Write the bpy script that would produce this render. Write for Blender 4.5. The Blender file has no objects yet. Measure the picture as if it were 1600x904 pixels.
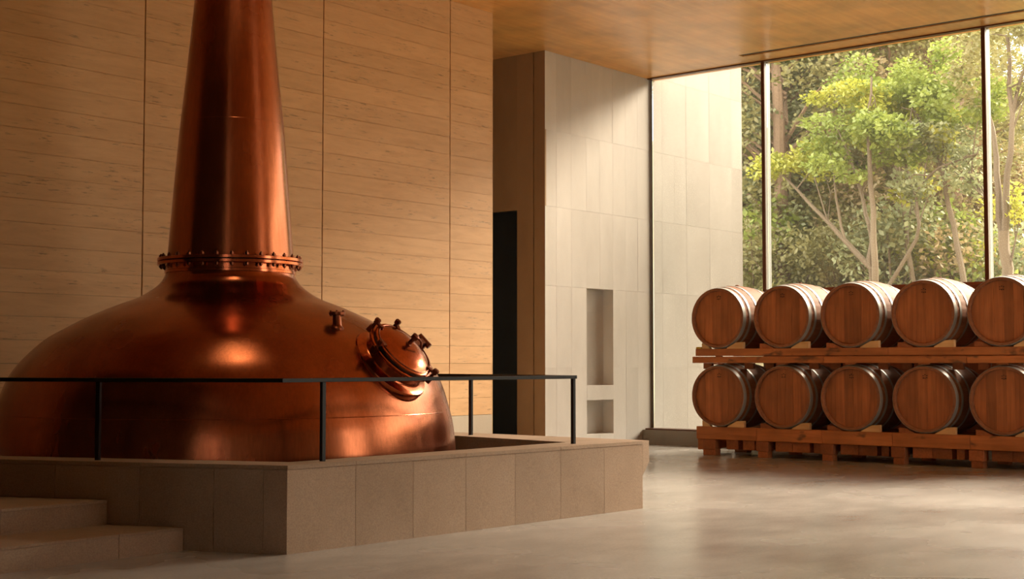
import bpy, bmesh, math, random
import numpy as np
from mathutils import Vector, Matrix

# ------------------------------------------------------------------ camera, sky, sun, exposure
S = bpy.context.scene
C = S.collection
cam_d = bpy.data.cameras.new('camera'); cam = bpy.data.objects.new('camera', cam_d); C.objects.link(cam)
cam_d.sensor_width = 36.0; cam_d.lens = 36.0 * 2172 / 1600; cam_d.clip_end = 400
cam.location = (0, 0, 1.5)
cam.rotation_euler = (math.radians(90 + 3.03), 0, math.radians(39.61 - 90))
S.camera = cam

w = bpy.data.worlds.new('sky'); S.world = w; w.use_nodes = True
bg = w.node_tree.nodes['Background']
bg.inputs[0].default_value = (1.0, 0.94, 0.84, 1); bg.inputs[1].default_value = 3.2

sun_d = bpy.data.lights.new('sun', 'SUN'); sun = bpy.data.objects.new('sun', sun_d); C.objects.link(sun)
sun_d.energy = 11.0; sun_d.angle = math.radians(22); sun_d.color = (1.0, 0.85, 0.66)
sun.rotation_euler = Vector((-1.0, 0.22, -0.60)).to_track_quat('-Z', 'Y').to_euler()
sun.location = (40, 0, 30)

S.view_settings.view_transform = 'Standard'; S.view_settings.look = 'None'
S.view_settings.gamma = 1.0; S.view_settings.use_curve_mapping = False
S.view_settings.exposure = 0.6
cy = S.cycles
cy.use_denoising = True; cy.denoiser = 'OPENIMAGEDENOISE'; cy.denoising_prefilter = 'FAST'; cy.denoising_quality = 'HIGH'
cy.max_bounces = 10; cy.diffuse_bounces = 6; cy.glossy_bounces = 5; cy.transparent_max_bounces = 24; cy.transmission_bounces = 6
cy.sample_clamp_indirect = 5.0
cy.caustics_reflective = False; cy.caustics_refractive = False

HC = 6.889          # ceiling height
XG = 21.82          # glass wall plane
YT = 13.74          # travertine wall plane
YC = 14.70          # concrete wall plane
rnd = random.Random(7)

# ------------------------------------------------------------------ materials
def new_mat(name):
    m = bpy.data.materials.new(name); m.use_nodes = True
    nt = m.node_tree
    return m, nt, nt.nodes['Principled BSDF']

def node(nt, t, **kw):
    n = nt.nodes.new(t)
    for k, v in kw.items(): setattr(n, k, v)
    return n

def pos(nt, scale=(1, 1, 1), rand=False, rot=(0, 0, 0)):
    g = node(nt, 'ShaderNodeNewGeometry')
    mp = node(nt, 'ShaderNodeMapping'); mp.inputs['Scale'].default_value = scale; mp.inputs['Rotation'].default_value = rot
    nt.links.new(g.outputs['Position'], mp.inputs['Vector'])
    if rand:
        oi = node(nt, 'ShaderNodeObjectInfo'); mu = node(nt, 'ShaderNodeMath', operation='MULTIPLY'); mu.inputs[1].default_value = 57.0
        nt.links.new(oi.outputs['Random'], mu.inputs[0])
        ad = node(nt, 'ShaderNodeVectorMath', operation='ADD')
        nt.links.new(mp.outputs[0], ad.inputs[0]); nt.links.new(mu.outputs[0], ad.inputs[1])
        return ad.outputs[0]
    return mp.outputs[0]

def noise(nt, vec, scale, detail=4, rough=0.55, dist=0.0):
    n = node(nt, 'ShaderNodeTexNoise'); n.inputs['Scale'].default_value = scale; n.inputs['Detail'].default_value = detail
    n.inputs['Roughness'].default_value = rough; n.inputs['Distortion'].default_value = dist
    nt.links.new(vec, n.inputs['Vector']); return n.outputs['Fac']

def ramp(nt, fac, stops):
    r = node(nt, 'ShaderNodeValToRGB'); e = r.color_ramp.elements
    while len(e) < len(stops): e.new(0.5)
    for i, (p, c) in enumerate(stops):
        e[i].position = p; e[i].color = (c[0], c[1], c[2], 1) if not isinstance(c, (int, float)) else (c, c, c, 1)
    nt.links.new(fac, r.inputs[0]); return r.outputs[0]

def mixc(nt, a, b, fac, mode='MIX'):
    m = node(nt, 'ShaderNodeMix', data_type='RGBA', blend_type=mode)
    for i, v in ((0, fac), (6, a), (7, b)):
        if isinstance(v, (int, float)): m.inputs[i].default_value = v
        elif isinstance(v, tuple): m.inputs[i].default_value = (*v, 1)
        else: nt.links.new(v, m.inputs[i])
    return m.outputs[2]

def rand_val(nt, lo, hi):
    oi = node(nt, 'ShaderNodeObjectInfo'); mr = node(nt, 'ShaderNodeMapRange')
    mr.inputs[3].default_value = lo; mr.inputs[4].default_value = hi
    nt.links.new(oi.outputs['Random'], mr.inputs[0]); return mr.outputs[0]

def bump(nt, bs, h, strength=0.2, dist=0.01):
    b = node(nt, 'ShaderNodeBump'); b.inputs['Strength'].default_value = strength; b.inputs['Distance'].default_value = dist
    nt.links.new(h, b.inputs['Height']); nt.links.new(b.outputs[0], bs.inputs['Normal'])

def tint(nt, col, lo, hi):
    hv = node(nt, 'ShaderNodeHueSaturation'); nt.links.new(col, hv.inputs['Color']); nt.links.new(rand_val(nt, lo, hi), hv.inputs['Value'])
    return hv.outputs[0]

def m_plain(name, col, rough=0.5, metal=0.0, spec=0.5):
    m, nt, b = new_mat(name)
    b.inputs['Base Color'].default_value = (*col, 1); b.inputs['Roughness'].default_value = rough
    b.inputs['Metallic'].default_value = metal; b.inputs['Specular IOR Level'].default_value = spec
    return m

def m_travertine():
    m, nt, b = new_mat('travertine')
    v = pos(nt, (0.55, 1, 4.0), True)
    c = ramp(nt, noise(nt, v, 2.6, 7, 0.68, 0.4), [(0.28, (0.62, 0.36, 0.165)), (0.5, (0.69, 0.415, 0.20)), (0.75, (0.75, 0.465, 0.235))])
    vp = pos(nt, (2.2, 1, 22.0), True)
    pit = ramp(nt, noise(nt, vp, 2.0, 5, 0.7, 0.3), [(0.33, 1.0), (0.42, 0.0)])
    clus = ramp(nt, noise(nt, pos(nt, (0.5, 1, 2.5), True), 1.3, 3), [(0.42, 0.0), (0.62, 1.0)])
    pm = mixc(nt, pit, clus, 1.0, 'MULTIPLY')
    c = mixc(nt, c, (0.30, 0.165, 0.075), pm)
    nt.links.new(tint(nt, c, 0.94, 1.04), b.inputs['Base Color'])
    b.inputs['Roughness'].default_value = 0.55; b.inputs['Specular IOR Level'].default_value = 0.35
    bump(nt, b, pm, 0.25, -0.01)
    return m

def m_concrete(name, c0, c1, vary=(0.95, 1.05), fine=140.0, streak=True, rough=0.75, grit=1.0):
    m, nt, b = new_mat(name)
    v = pos(nt, (1, 1, 0.35 if streak else 1), True)
    big = ramp(nt, noise(nt, v, 1.1, 5, 0.6), [(0.3, c0), (0.7, c1)])
    fn = noise(nt, pos(nt), fine, 2, 0.7)
    g = ramp(nt, fn, [(0.3, 1-0.18*grit), (0.7, 1+0.12*grit)])
    c = mixc(nt, big, g, 1.0, 'MULTIPLY')
    nt.links.new(tint(nt, c, *vary), b.inputs['Base Color'])
    b.inputs['Roughness'].default_value = rough; b.inputs['Specular IOR Level'].default_value = 0.3
    bump(nt, b, fn, 0.12*grit, 0.004)
    return m

def m_floor():
    m, nt, b = new_mat('polished_concrete')
    n1 = noise(nt, pos(nt, (0.8, 0.8, 1)), 0.7, 3, 0.5, 0.0)
    n2 = noise(nt, pos(nt, (0.45, 1.0, 1), rot=(0, 0, math.radians(50))), 3.0, 5, 0.6, 0.0)
    c = ramp(nt, n1, [(0.28, (0.30, 0.28, 0.258)), (0.52, (0.335, 0.313, 0.29)), (0.78, (0.37, 0.347, 0.322))])
    g = ramp(nt, n2, [(0.3, 0.86), (0.7, 1.12)])
    c = mixc(nt, c, g, 1.0, 'MULTIPLY')
    gr = ramp(nt, noise(nt, pos(nt), 38.0, 4, 0.75), [(0.3, 0.88), (0.7, 1.12)])
    nt.links.new(mixc(nt, c, gr, 1.0, 'MULTIPLY'), b.inputs['Base Color'])
    r = ramp(nt, n1, [(0.3, 0.20), (0.7, 0.32)])
    nt.links.new(r, b.inputs['Roughness']); b.inputs['Specular IOR Level'].default_value = 0.55
    return m

def m_wood(name, c0, c1, axis='x', grain=18.0, rough=0.5, vary=(0.85, 1.12), stretch=0.05, dark=None, coat=0.0):
    m, nt, b = new_mat(name)
    sc = {'x': (stretch, 1, 1), 'y': (1, stretch, 1), 'z': (1, 1, stretch)}[axis]
    v = pos(nt, sc, True)
    n = noise(nt, v, grain, 5, 0.6, 0.5)
    c = ramp(nt, n, [(0.3, c0), (0.7, c1)])
    c = mixc(nt, c, ramp(nt, noise(nt, pos(nt, (1, 1, 1), True), 1.4, 3), [(0.35, 0.82), (0.65, 1.1)]), 1.0, 'MULTIPLY')
    if dark:
        dm = ramp(nt, noise(nt, pos(nt, (1, 0.9, 2.0), True), 2.3, 3, 0.6), [(0.60, 0.0), (0.68, 0.75)])
        c = mixc(nt, c, dark, dm)
    nt.links.new(tint(nt, c, *vary), b.inputs['Base Color'])
    b.inputs['Roughness'].default_value = rough; b.inputs['Specular IOR Level'].default_value = 0.3; b.inputs['Coat Weight'].default_value = coat; b.inputs['Coat Roughness'].default_value = 0.22
    bump(nt, b, n, 0.12, 0.003)
    return m

def m_copper(name='copper', c0=(0.25, 0.064, 0.026), c1=(0.40, 0.122, 0.050), r0=0.17, r1=0.30):
    m, nt, b = new_mat(name)
    v = pos(nt, (1, 1, 0.28))
    c = ramp(nt, noise(nt, v, 1.7, 3, 0.5, 0.0), [(0.3, c0), (0.7, c1)])
    fv = noise(nt, pos(nt, (6, 6, 0.5)), 9.0, 3, 0.6)
    c = mixc(nt, c, ramp(nt, fv, [(0.3, 0.86), (0.7, 1.1)]), 1.0, 'MULTIPLY')
    nt.links.new(c, b.inputs['Base Color']); b.inputs['Metallic'].default_value = 1.0
    r = ramp(nt, noise(nt, pos(nt, (1, 1, 0.5)), 2.6, 3, 0.5), [(0.3, r0), (0.7, r1)])
    nt.links.new(r, b.inputs['Roughness'])
    bump(nt, b, noise(nt, pos(nt), 3.0, 3), 0.05, 0.02)
    return m

def m_glass():
    m, nt, b = new_mat('window_glass')
    out = nt.nodes['Material Output']; nt.nodes.remove(b)
    tr = node(nt, 'ShaderNodeBsdfTransparent'); tr.inputs[0].default_value = (0.965, 0.965, 0.945, 1)
    gl = node(nt, 'ShaderNodeBsdfGlossy'); gl.inputs['Roughness'].default_value = 0.03
    fr = node(nt, 'ShaderNodeFresnel'); fr.inputs[0].default_value = 1.25
    mx = node(nt, 'ShaderNodeMixShader'); nt.links.new(fr.outputs[0], mx.inputs[0]); nt.links.new(tr.outputs[0], mx.inputs[1]); nt.links.new(gl.outputs[0], mx.inputs[2])
    tl = node(nt, 'ShaderNodeBsdfTranslucent'); tl.inputs[0].default_value = (0.9, 0.87, 0.78, 1)
    m2 = node(nt, 'ShaderNodeMixShader'); m2.inputs[0].default_value = 0.006
    nt.links.new(mx.outputs[0], m2.inputs[1]); nt.links.new(tl.outputs[0], m2.inputs[2])
    nt.links.new(m2.outputs[0], out.inputs[0])
    return m

def m_leaf(name, c0, c1, c2):
    m, nt, b = new_mat(name)
    out = nt.nodes['Material Output']; nt.nodes.remove(b)
    c = ramp(nt, noise(nt, pos(nt), 1.6, 6, 0.8), [(0.3, c0), (0.5, c1), (0.7, c2)])
    df = node(nt, 'ShaderNodeBsdfDiffuse'); tl = node(nt, 'ShaderNodeBsdfTranslucent')
    gl = node(nt, 'ShaderNodeBsdfGlossy'); gl.inputs['Roughness'].default_value = 0.45; gl.inputs[0].default_value = (0.9, 0.9, 0.8, 1)
    nt.links.new(c, df.inputs[0]); nt.links.new(c, tl.inputs[0])
    m1 = node(nt, 'ShaderNodeMixShader'); m1.inputs[0].default_value = 0.38
    nt.links.new(df.outputs[0], m1.inputs[1]); nt.links.new(tl.outputs[0], m1.inputs[2])
    m2 = node(nt, 'ShaderNodeMixShader'); m2.inputs[0].default_value = 0.06
    nt.links.new(m1.outputs[0], m2.inputs[1]); nt.links.new(gl.outputs[0], m2.inputs[2])
    nt.links.new(m2.outputs[0], out.inputs[0])
    return m

M = {}
M['trav'] = m_travertine()
M['skirt'] = m_concrete('skirting_stone', (0.50, 0.42, 0.32), (0.60, 0.52, 0.41))
M['conc'] = m_concrete('board_formed_concrete', (0.545, 0.51, 0.465), (0.655, 0.62, 0.57), (0.965, 1.035), grit=0.5)
M['conc_back'] = m_plain('joint_shadow_grey', (0.32, 0.28, 0.23), 0.9)  # plain grey for the concrete joints
M['plinth'] = m_concrete('granular_stone', (0.30, 0.205, 0.135), (0.38, 0.275, 0.195), (0.93, 1.05), 75.0, False, 0.7)
M['plinth_core'] = m_plain('mortar', (0.40, 0.32, 0.24), 0.9)
M['curb'] = m_concrete('curb_concrete', (0.24, 0.21, 0.175), (0.31, 0.275, 0.23))
M['floor'] = m_floor()
M['ceil'] = m_wood('veneer_ceiling', (0.78, 0.385, 0.115), (0.92, 0.51, 0.175), 'x', 7.0, 0.36, (1, 1), 0.06, None, 0.35)
M['wall_dark'] = m_concrete('dark_plaster', (0.055, 0.045, 0.035), (0.085, 0.066, 0.05))
M['brown_stone'] = m_concrete('brown_passage_stone', (0.34, 0.20, 0.10), (0.42, 0.26, 0.135))  # concrete with passage shade and warm bounce put into its brown colour
M['conc_out'] = m_concrete('weathered_concrete', (0.265, 0.235, 0.20), (0.325, 0.295, 0.255), (0.965, 1.035), grit=0.0)  # same concrete as indoors, colour darkened to offset the sun and sky outside
M['copper'] = m_copper()
M['copper_pol'] = m_copper('polished_copper', (0.36, 0.085, 0.035), (0.52, 0.14, 0.055), 0.14, 0.24)
M['copper_dark'] = m_copper('tarnished_copper', (0.14, 0.04, 0.02), (0.24, 0.07, 0.03), 0.25, 0.4)
M['black'] = m_plain('blackened_steel', (0.018, 0.018, 0.018), 0.38, 0.6)
M['gasket'] = m_plain('gasket_rubber', (0.02, 0.014, 0.012), 0.5)
M['bronze'] = m_plain('bronze_anodised', (0.11, 0.042, 0.02), 0.4, 0.5)
M['spandrel'] = m_wood('spandrel_brown', (0.15, 0.05, 0.022), (0.22, 0.08, 0.035), 'z', 14.0, 0.5)
M['alu'] = m_plain('anodised_aluminium', (0.27, 0.28, 0.27), 0.4, 0.4)
M['slot'] = m_plain('slot_black', (0.02, 0.015, 0.012), 0.6)
M['door'] = m_plain('dark_door_paint', (0.010, 0.014, 0.016), 0.5)
M['glass'] = m_glass()
M['oak'] = m_wood('barrel_oak', (0.25, 0.10, 0.045), (0.36, 0.155, 0.075), 'x', 26.0, 0.7, (0.9, 1.1), 0.05)
M['oak_head'] = m_wood('barrel_head_oak', (0.31, 0.105, 0.036), (0.48, 0.175, 0.062), 'z', 22.0, 0.5, (0.80, 1.18), 0.05)
M['hoop'] = m_plain('galvanised_hoop', (0.40, 0.39, 0.36), 0.45, 0.35)
M['stamp'] = m_plain('stencil_ink', (0.06, 0.022, 0.012), 0.8)
M['timber'] = m_wood('rack_timber', (0.42, 0.145, 0.045), (0.60, 0.225, 0.075), 'y', 16.0, 0.6, (0.85, 1.12), 0.06, (0.10, 0.055, 0.03))
M['timber_end'] = m_wood('rack_end_grain', (0.33, 0.11, 0.04), (0.46, 0.165, 0.065), 'x', 30.0, 0.7, (0.7, 1.15), 0.3)
M['wedge'] = m_wood('pale_wedge_wood', (0.70, 0.42, 0.18), (0.82, 0.53, 0.25), 'y', 16.0, 0.6, (0.9, 1.1))
M['bark'] = m_concrete('pale_bark', (0.15, 0.11, 0.07), (0.25, 0.19, 0.125), (0.9, 1.1), 30.0, grit=0.2)
M['bark_dark'] = m_concrete('brown_bark', (0.20, 0.13, 0.085), (0.30, 0.20, 0.13), (0.9, 1.1), 20.0)
M['leaf_y'] = m_leaf('leaf_yellow_green', (0.30, 0.33, 0.04), (0.46, 0.47, 0.07), (0.62, 0.55, 0.10))
M['leaf_g'] = m_leaf('leaf_fresh_green', (0.17, 0.23, 0.045), (0.31, 0.38, 0.075), (0.47, 0.51, 0.12))
M['leaf_b'] = m_leaf('leaf_grey_green', (0.21, 0.24, 0.12), (0.34, 0.37, 0.19), (0.48, 0.49, 0.27))
M['leaf_d'] = m_leaf('leaf_dull_green', (0.17, 0.16, 0.06), (0.28, 0.26, 0.10), (0.42, 0.37, 0.16))
M['leaf_r'] = m_leaf('leaf_brown', (0.27, 0.20, 0.10), (0.40, 0.30, 0.15), (0.52, 0.41, 0.21))
M['soil'] = m_concrete('leaf_litter', (0.22, 0.17, 0.09), (0.34, 0.29, 0.15), (1, 1), 12.0, False)

# ------------------------------------------------------------------ mesh helpers
class MB:
    def __init__(s): s.v = []; s.f = []
    def add(s, vs, fs):
        o = len(s.v); s.v += [tuple(p) for p in vs]; s.f += [tuple(i + o for i in f) for f in fs]; return s
    def box(s, x0, x1, y0, y1, z0, z1):
        return s.add([(x0,y0,z0),(x1,y0,z0),(x1,y1,z0),(x0,y1,z0),(x0,y0,z1),(x1,y0,z1),(x1,y1,z1),(x0,y1,z1)],
                     [(0,3,2,1),(4,5,6,7),(0,1,5,4),(1,2,6,5),(2,3,7,6),(3,0,4,7)])
    def prism(s, poly, z0, z1):      # footprint (counter-clockwise) extruded in z
        n = len(poly)
        return s.add([(p[0],p[1],z0) for p in poly] + [(p[0],p[1],z1) for p in poly],
                     [tuple(range(n-1,-1,-1)), tuple(range(n,2*n))] + [(i,(i+1)%n,n+(i+1)%n,n+i) for i in range(n)])
    def prism_axis(s, poly, a0, a1, axis):   # poly in the other two axes, cyclic order
        n = len(poly)
        def P(p, a): return (a,p[0],p[1]) if axis == 'x' else (p[1],a,p[0])
        return s.add([P(p,a0) for p in poly] + [P(p,a1) for p in poly],
                     [tuple(range(n-1,-1,-1)), tuple(range(n,2*n))] + [(i,(i+1)%n,n+(i+1)%n,n+i) for i in range(n)])
    def lathe(s, prof, n=48, mat=None, closed=False, cap=False):     # prof: (r, h) about local z
        mat = mat or Matrix.Identity(4); vs = []; k = len(prof)
        for i in range(n):
            a = 2*math.pi*i/n
            for r, h in prof: vs.append(mat @ Vector((r*math.cos(a), r*math.sin(a), h)))
        fs = []
        for i in range(n):
            j = (i+1) % n
            for q in range(k if closed else k-1):
                q2 = (q+1) % k
                fs.append((i*k+q, j*k+q, j*k+q2, i*k+q2))
        if cap:
            fs.append(tuple(i*k+k-1 for i in range(n))); fs.append(tuple(i*k for i in range(n-1,-1,-1)))
        return s.add(vs, fs)
    def tube(s, pts, rad, n=8):
        pts = [Vector(p) for p in pts]; k = len(pts)
        if isinstance(rad, (int, float)): rad = [rad]*k
        vs = []; up = Vector((0.31, 0.17, 0.93))
        for i, p in enumerate(pts):
            d = (pts[min(i+1,k-1)] - pts[max(i-1,0)]).normalized()
            a = d.cross(up); 
            if a.length < 1e-3: a = d.cross(Vector((1,0,0)))
            a.normalize(); b = d.cross(a)
            for q in range(n):
                t = 2*math.pi*q/n; vs.append(p + (a*math.cos(t) + b*math.sin(t))*rad[i])
        fs = [(i*n+q, i*n+(q+1)%n, (i+1)*n+(q+1)%n, (i+1)*n+q) for i in range(k-1) for q in range(n)]
        fs += [tuple(range(n-1,-1,-1)), tuple((k-1)*n+q for q in range(n))]
        return s.add(vs, fs)
    def obox(s, mat, x0, x1, y0, y1, z0, z1):    # oriented box
        t = MB().box(x0,x1,y0,y1,z0,z1); return s.add([mat @ Vector(p) for p in t.v], t.f)
    def build(s, name, mat, parent=None, smooth=False, origin=None, bevel=0.0, angle=40):
        org = Vector(origin) if origin is not None else (parent_origin(parent) if parent else Vector((0,0,0)))
        me = bpy.data.meshes.new(name); me.from_pydata([tuple(Vector(p)-org) for p in s.v], [], s.f)
        bm = bmesh.new(); bm.from_mesh(me); bmesh.ops.recalc_face_normals(bm, faces=bm.faces); bm.to_mesh(me); bm.free()
        me.materials.append(M[mat] if isinstance(mat, str) else mat)
        if smooth:
            me.polygons.foreach_set('use_smooth', [True]*len(me.polygons)); me.set_sharp_from_angle(angle=math.radians(angle))
        o = bpy.data.objects.new(name, me); C.objects.link(o)
        if parent: o.parent = parent
        else: o.location = org
        if bevel:
            b = o.modifiers.new('bevel', 'BEVEL'); b.width = bevel; b.segments = 1; b.limit_method = 'ANGLE'
        return o

def parent_origin(p):
    v = Vector((0,0,0))
    while p: v += p.location; p = p.parent
    return v

def tag(o, label, cat, group=None, kind=None):
    o['label'] = label; o['category'] = cat
    if group: o['group'] = group
    if kind: o['kind'] = kind
    return o

def empty(name, loc, label, cat, group=None, kind=None):
    o = bpy.data.objects.new(name, None); C.objects.link(o); o.location = loc; o.empty_display_size = 0.2
    return tag(o, label, cat, group, kind)

def copy_tree(o, parent=None):
    c = o.copy(); C.objects.link(c); c.parent = parent
    for ch in [x for x in o.children]: copy_tree(ch, c)
    return c

_unit = {}
def piece(name, mat, parent, x0, x1, y0, y1, z0, z1):
    """one slab: a scaled copy of a shared unit box"""
    if mat not in _unit:
        _unit[mat] = MB().box(-.5,.5,-.5,.5,-.5,.5).build(name, mat)
        me = _unit[mat].data; bpy.data.objects.remove(_unit[mat]); _unit[mat] = me
    o = bpy.data.objects.new(name, _unit[mat]); C.objects.link(o); o.parent = parent
    o.location = Vector(((x0+x1)/2,(y0+y1)/2,(z0+z1)/2)) - parent_origin(parent)
    o.scale = (x1-x0, y1-y0, z1-z0)
    return o

def frange(a, b, n): return [a + (b-a)*i/n for i in range(n+1)]

# ------------------------------------------------------------------ room shell
fl = MB().box(-7.4, 21.9, -8.4, 20.2, -0.3, 0.0).build('floor', 'floor')
tag(fl, 'polished grey concrete floor with soft window reflections', 'floor', kind='structure')

# ceiling with a recessed slot that runs along the glass wall
cb = MB()
cb.box(-7.4, 21.12, -8.4, 20.2, HC, HC+0.3); cb.box(21.28, 22.05, -8.4, 20.2, HC, HC+0.3)
cb.box(21.12, 21.28, 12.33, 20.2, HC, HC+0.3); cb.box(21.12, 21.28, -8.4, 12.33, HC+0.16, HC+0.3)
ce = cb.build('ceiling', 'ceil'); tag(ce, 'glossy honey-coloured wood veneer ceiling', 'ceiling', kind='structure')
MB().box(21.125, 21.275, -8.3, 12.32, HC+0.02, HC+0.155).build('ceiling_track', 'slot', ce)
MB().box(XG-0.06, XG+0.06, -8.0, 14.68, HC-0.020, HC-0.001).build('head_channel', 'bronze', ce)

# travertine wall: backing plus slabs in courses
wb = MB().box(-7.4, 16.13, YT+0.03, YT+0.45, 0, HC).build('wall_back', 'slot')
tag(wb, 'honey travertine-clad wall behind the copper still', 'wall', kind='structure')
MB().box(16.131, 16.14, YT, YT+0.45, 0, HC).build('end_return', 'trav', wb)
cols = [-7.4, -4.2, -1.6, 1.8, 4.6, 7.2, 9.785, 12.63, 15.164, 16.128]
courses = frange(0.726, HC, 24)
for i in range(len(cols)-1):
    x0, x1 = cols[i]+0.009, cols[i+1]-(0.009 if i < len(cols)-2 else 0)
    if x1 < 4.7:      # out of view: whole-height sheets
        piece('travertine_slab', 'trav', wb, x0, x1, YT, YT+0.03, 0.0, HC); continue
    piece('skirting_slab', 'skirt', wb, x0, x1, YT-0.004, YT+0.03, 0.0, 0.722)
    for k in range(24):
        dy = rnd.uniform(-0.0015, 0.0015)
        piece('travertine_slab', 'trav', wb, x0, x1, YT+dy, YT+0.03, courses[k]+0.0015, courses[k+1]-0.0015)

# concrete wall with niche (continues outdoors past the glass)
wc = MB()
NX0, NX1 = 19.84, 20.65
y0 = YC+0.03
wc.box(18.68, NX0, y0, YC+0.5, 0, HC); wc.box(NX1, XG+0.02, y0, YC+0.5, 0, HC)
wc.box(NX0, NX1, y0, YC+0.5, 0, 0.236); wc.box(NX0, NX1, y0, YC+0.5, 0.844, 1.104); wc.box(NX0, NX1, y0, YC+0.5, 2.83, HC)
wc.box(NX0, NX1, YC+0.235, YC+0.5, 0.236, 0.844); wc.box(NX0, NX1, YC+0.235, YC+0.5, 1.104, 2.83)
wc = wc.build('wall_concrete', 'conc'); tag(wc, 'pale board-formed concrete wall with a tall slot niche beside the window', 'wall', kind='structure')
lifts = [0, 1.42, 2.83, 4.20, 5.52, HC]
bx = [18.65, 18.97, 19.40, 19.84, 20.245, 20.65, 21.06, 21.45, XG+0.018]
g = 0.0012
for i in range(8):
    rows = [(lifts[k], lifts[k+1]) for k in range(5)]
    if i in (3, 4): rows = [(0, 0.236), (2.83, 4.20), (4.20, 5.52), (5.52, HC)]
    for z0, z1 in rows:
        piece('concrete_panel', 'conc', wc, bx[i]+g, bx[i+1]-g, YC+rnd.uniform(-.001,.001), YC+0.031, z0+g, z1-g)
piece('niche_shelf', 'conc', wc, NX0+0.001, NX1-0.001, YC-0.002, YC+0.031, 0.844, 1.104)
piece('niche_panel', 'conc', wc, NX0+0.002, NX1-0.002, YC+0.225, YC+0.236, 2.42, 2.829)
piece('niche_panel', 'conc', wc, NX0+0.002, NX1-0.002, YC+0.225, YC+0.236, 1.105, 2.414)

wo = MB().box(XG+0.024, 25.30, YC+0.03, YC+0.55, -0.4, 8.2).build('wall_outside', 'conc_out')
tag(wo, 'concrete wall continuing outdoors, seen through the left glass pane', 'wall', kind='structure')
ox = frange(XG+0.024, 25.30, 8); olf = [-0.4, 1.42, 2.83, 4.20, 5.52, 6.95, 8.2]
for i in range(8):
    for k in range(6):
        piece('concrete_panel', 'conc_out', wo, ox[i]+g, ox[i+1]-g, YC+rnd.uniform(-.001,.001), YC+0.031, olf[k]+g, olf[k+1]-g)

# end face of the concrete block, facing the passage, its shade put into brown panels, with a dark door
we = MB()
we.box(18.68, 19.2, 14.74, 15.32, 0, HC); we.box(18.68, 19.2, 15.32, 16.75, 4.16, HC); we.box(18.68, 19.2, 16.75, 20.0, 0, HC)
we = we.build('wall_passage', 'slot'); tag(we, 'brown shadowed end of the concrete wall in the passage', 'wall', kind='structure')
piece('stone_panel', 'brown_stone', we, 18.65, 18.685, YC, 14.938, 0, HC)
piece('stone_panel', 'brown_stone', we, 18.65, 18.685, 14.962, 15.32, 0, HC)
piece('stone_panel', 'brown_stone', we, 18.65, 18.685, 15.321, 16.75, 4.16, HC)
piece('stone_panel', 'brown_stone', we, 18.65, 18.685, 16.751, 20.0, 0, HC)
dr = MB().box(18.84, 18.90, 15.32, 16.75, 0.0, 4.16).build('door_1', 'door')
tag(dr, 'tall near-black door recessed in the passage', 'door', kind='structure')
wp = MB().box(10.0, 18.65, 19.6, 20.0, 0, HC); wp.box(13.0, 13.4, 14.2, 19.6, 0, HC)
tag(wp.build('wall_end', 'conc'), 'concrete wall closing the passage behind the travertine', 'wall', kind='structure')

# unseen sides of the hall, with slit windows, an added partition and an added window bay
wl = MB(); slits = [(-5.6, -4.3), (-3.6, -2.3)]
prev = -8.4
for a, b in slits:
    wl.box(-7.4, -7.0, prev, a, 0, HC); wl.box(-7.4, -7.0, a, b, 0, 0.5); wl.box(-7.4, -7.0, a, b, 6.2, HC); prev = b
wl.box(-7.4, -7.0, prev, YT, 0, HC)
wl.box(3.0, 3.25, 6.1, YT, 0, HC)  # added unseen partition: darkens the copper's reflections and shades the travertine
tag(wl.build('wall_left', 'wall_dark'), 'dark plaster wall with slit windows at the near end of the hall', 'wall', kind='structure')
wr = MB(); bays = [(14.4, 18.2)]  # invented window bay, opened to let in sky fill
prev = -7.4
for a, b in bays:
    wr.box(prev, a, -8.4, -8.0, 0, HC); wr.box(a, b, -8.4, -8.0, 0, 0.4); wr.box(a, b, -8.4, -8.0, 6.2, HC); prev = b
wr.box(prev, 22.05, -8.4, -8.0, 0, HC)
tag(wr.build('wall_right', 'conc'), 'concrete wall with tall window bays on the near side of the hall', 'wall', kind='structure')

# glass wall
my = [12.24, 8.245, 4.25, 0.255, -3.74, -7.735]
edges = [14.66] + my
for i in range(len(edges)-1):
    ya, yb = edges[i+1], edges[i]          # ya < yb
    wn = empty('window_%d' % (i+1), (XG, (ya+yb)/2, 0.275), ['narrow leftmost glass bay against the concrete wall', 'wide glass bay looking onto the trees, left of the second mullion',
               'glass bay at the right edge of the view', 'glass bay beyond the view', 'glass bay farthest along the glass wall', 'glass bay'][i], 'window', kind='structure')
    for z0, z1 in (((2.80, HC-0.035),) if i else ((0.29, HC-0.035),)):
        MB().box(21.905, 21.925, ya+0.0325, yb-(0.0325 if i else -0.003), z0, z1).build('pane', 'glass', wn)
    if i:
        for j in range(3):
            w3 = (yb-ya-0.066)/3
            MB().box(21.84, 21.90, ya+0.033+w3*j+0.002, ya+0.033+w3*(j+1)-0.002, 0.292, 2.75).build('spandrel_panel', 'spandrel', wn)
        MB().box(21.83, 22.0, ya+0.033, yb-0.033, 2.752, 2.80).build('transom', 'spandrel', wn)
    mu = MB().box(XG-0.012, XG+0.012, ya-0.0325, ya+0.0325, 0.28, HC-0.001).build('mullion_cap', 'bronze', wn)
    MB().box(XG+0.013, 21.90, ya-0.03, ya+0.03, 0.28, HC-0.001).build('mullion_body', 'alu', wn)
    MB().box(21.93, 22.02, ya-0.03, ya+0.03, 0.0, HC-0.001).build('mullion_body', 'alu', wn)
    MB().box(21.90, 21.93, ya-0.026, ya+0.026, 0.28, HC-0.001).build('mullion_gasket', 'gasket', wn)
    if i == 0:
        MB().box(21.90, 21.93, 14.664, 14.697, 0.29, HC-0.001).build('edge_channel', 'alu', wn)
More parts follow.
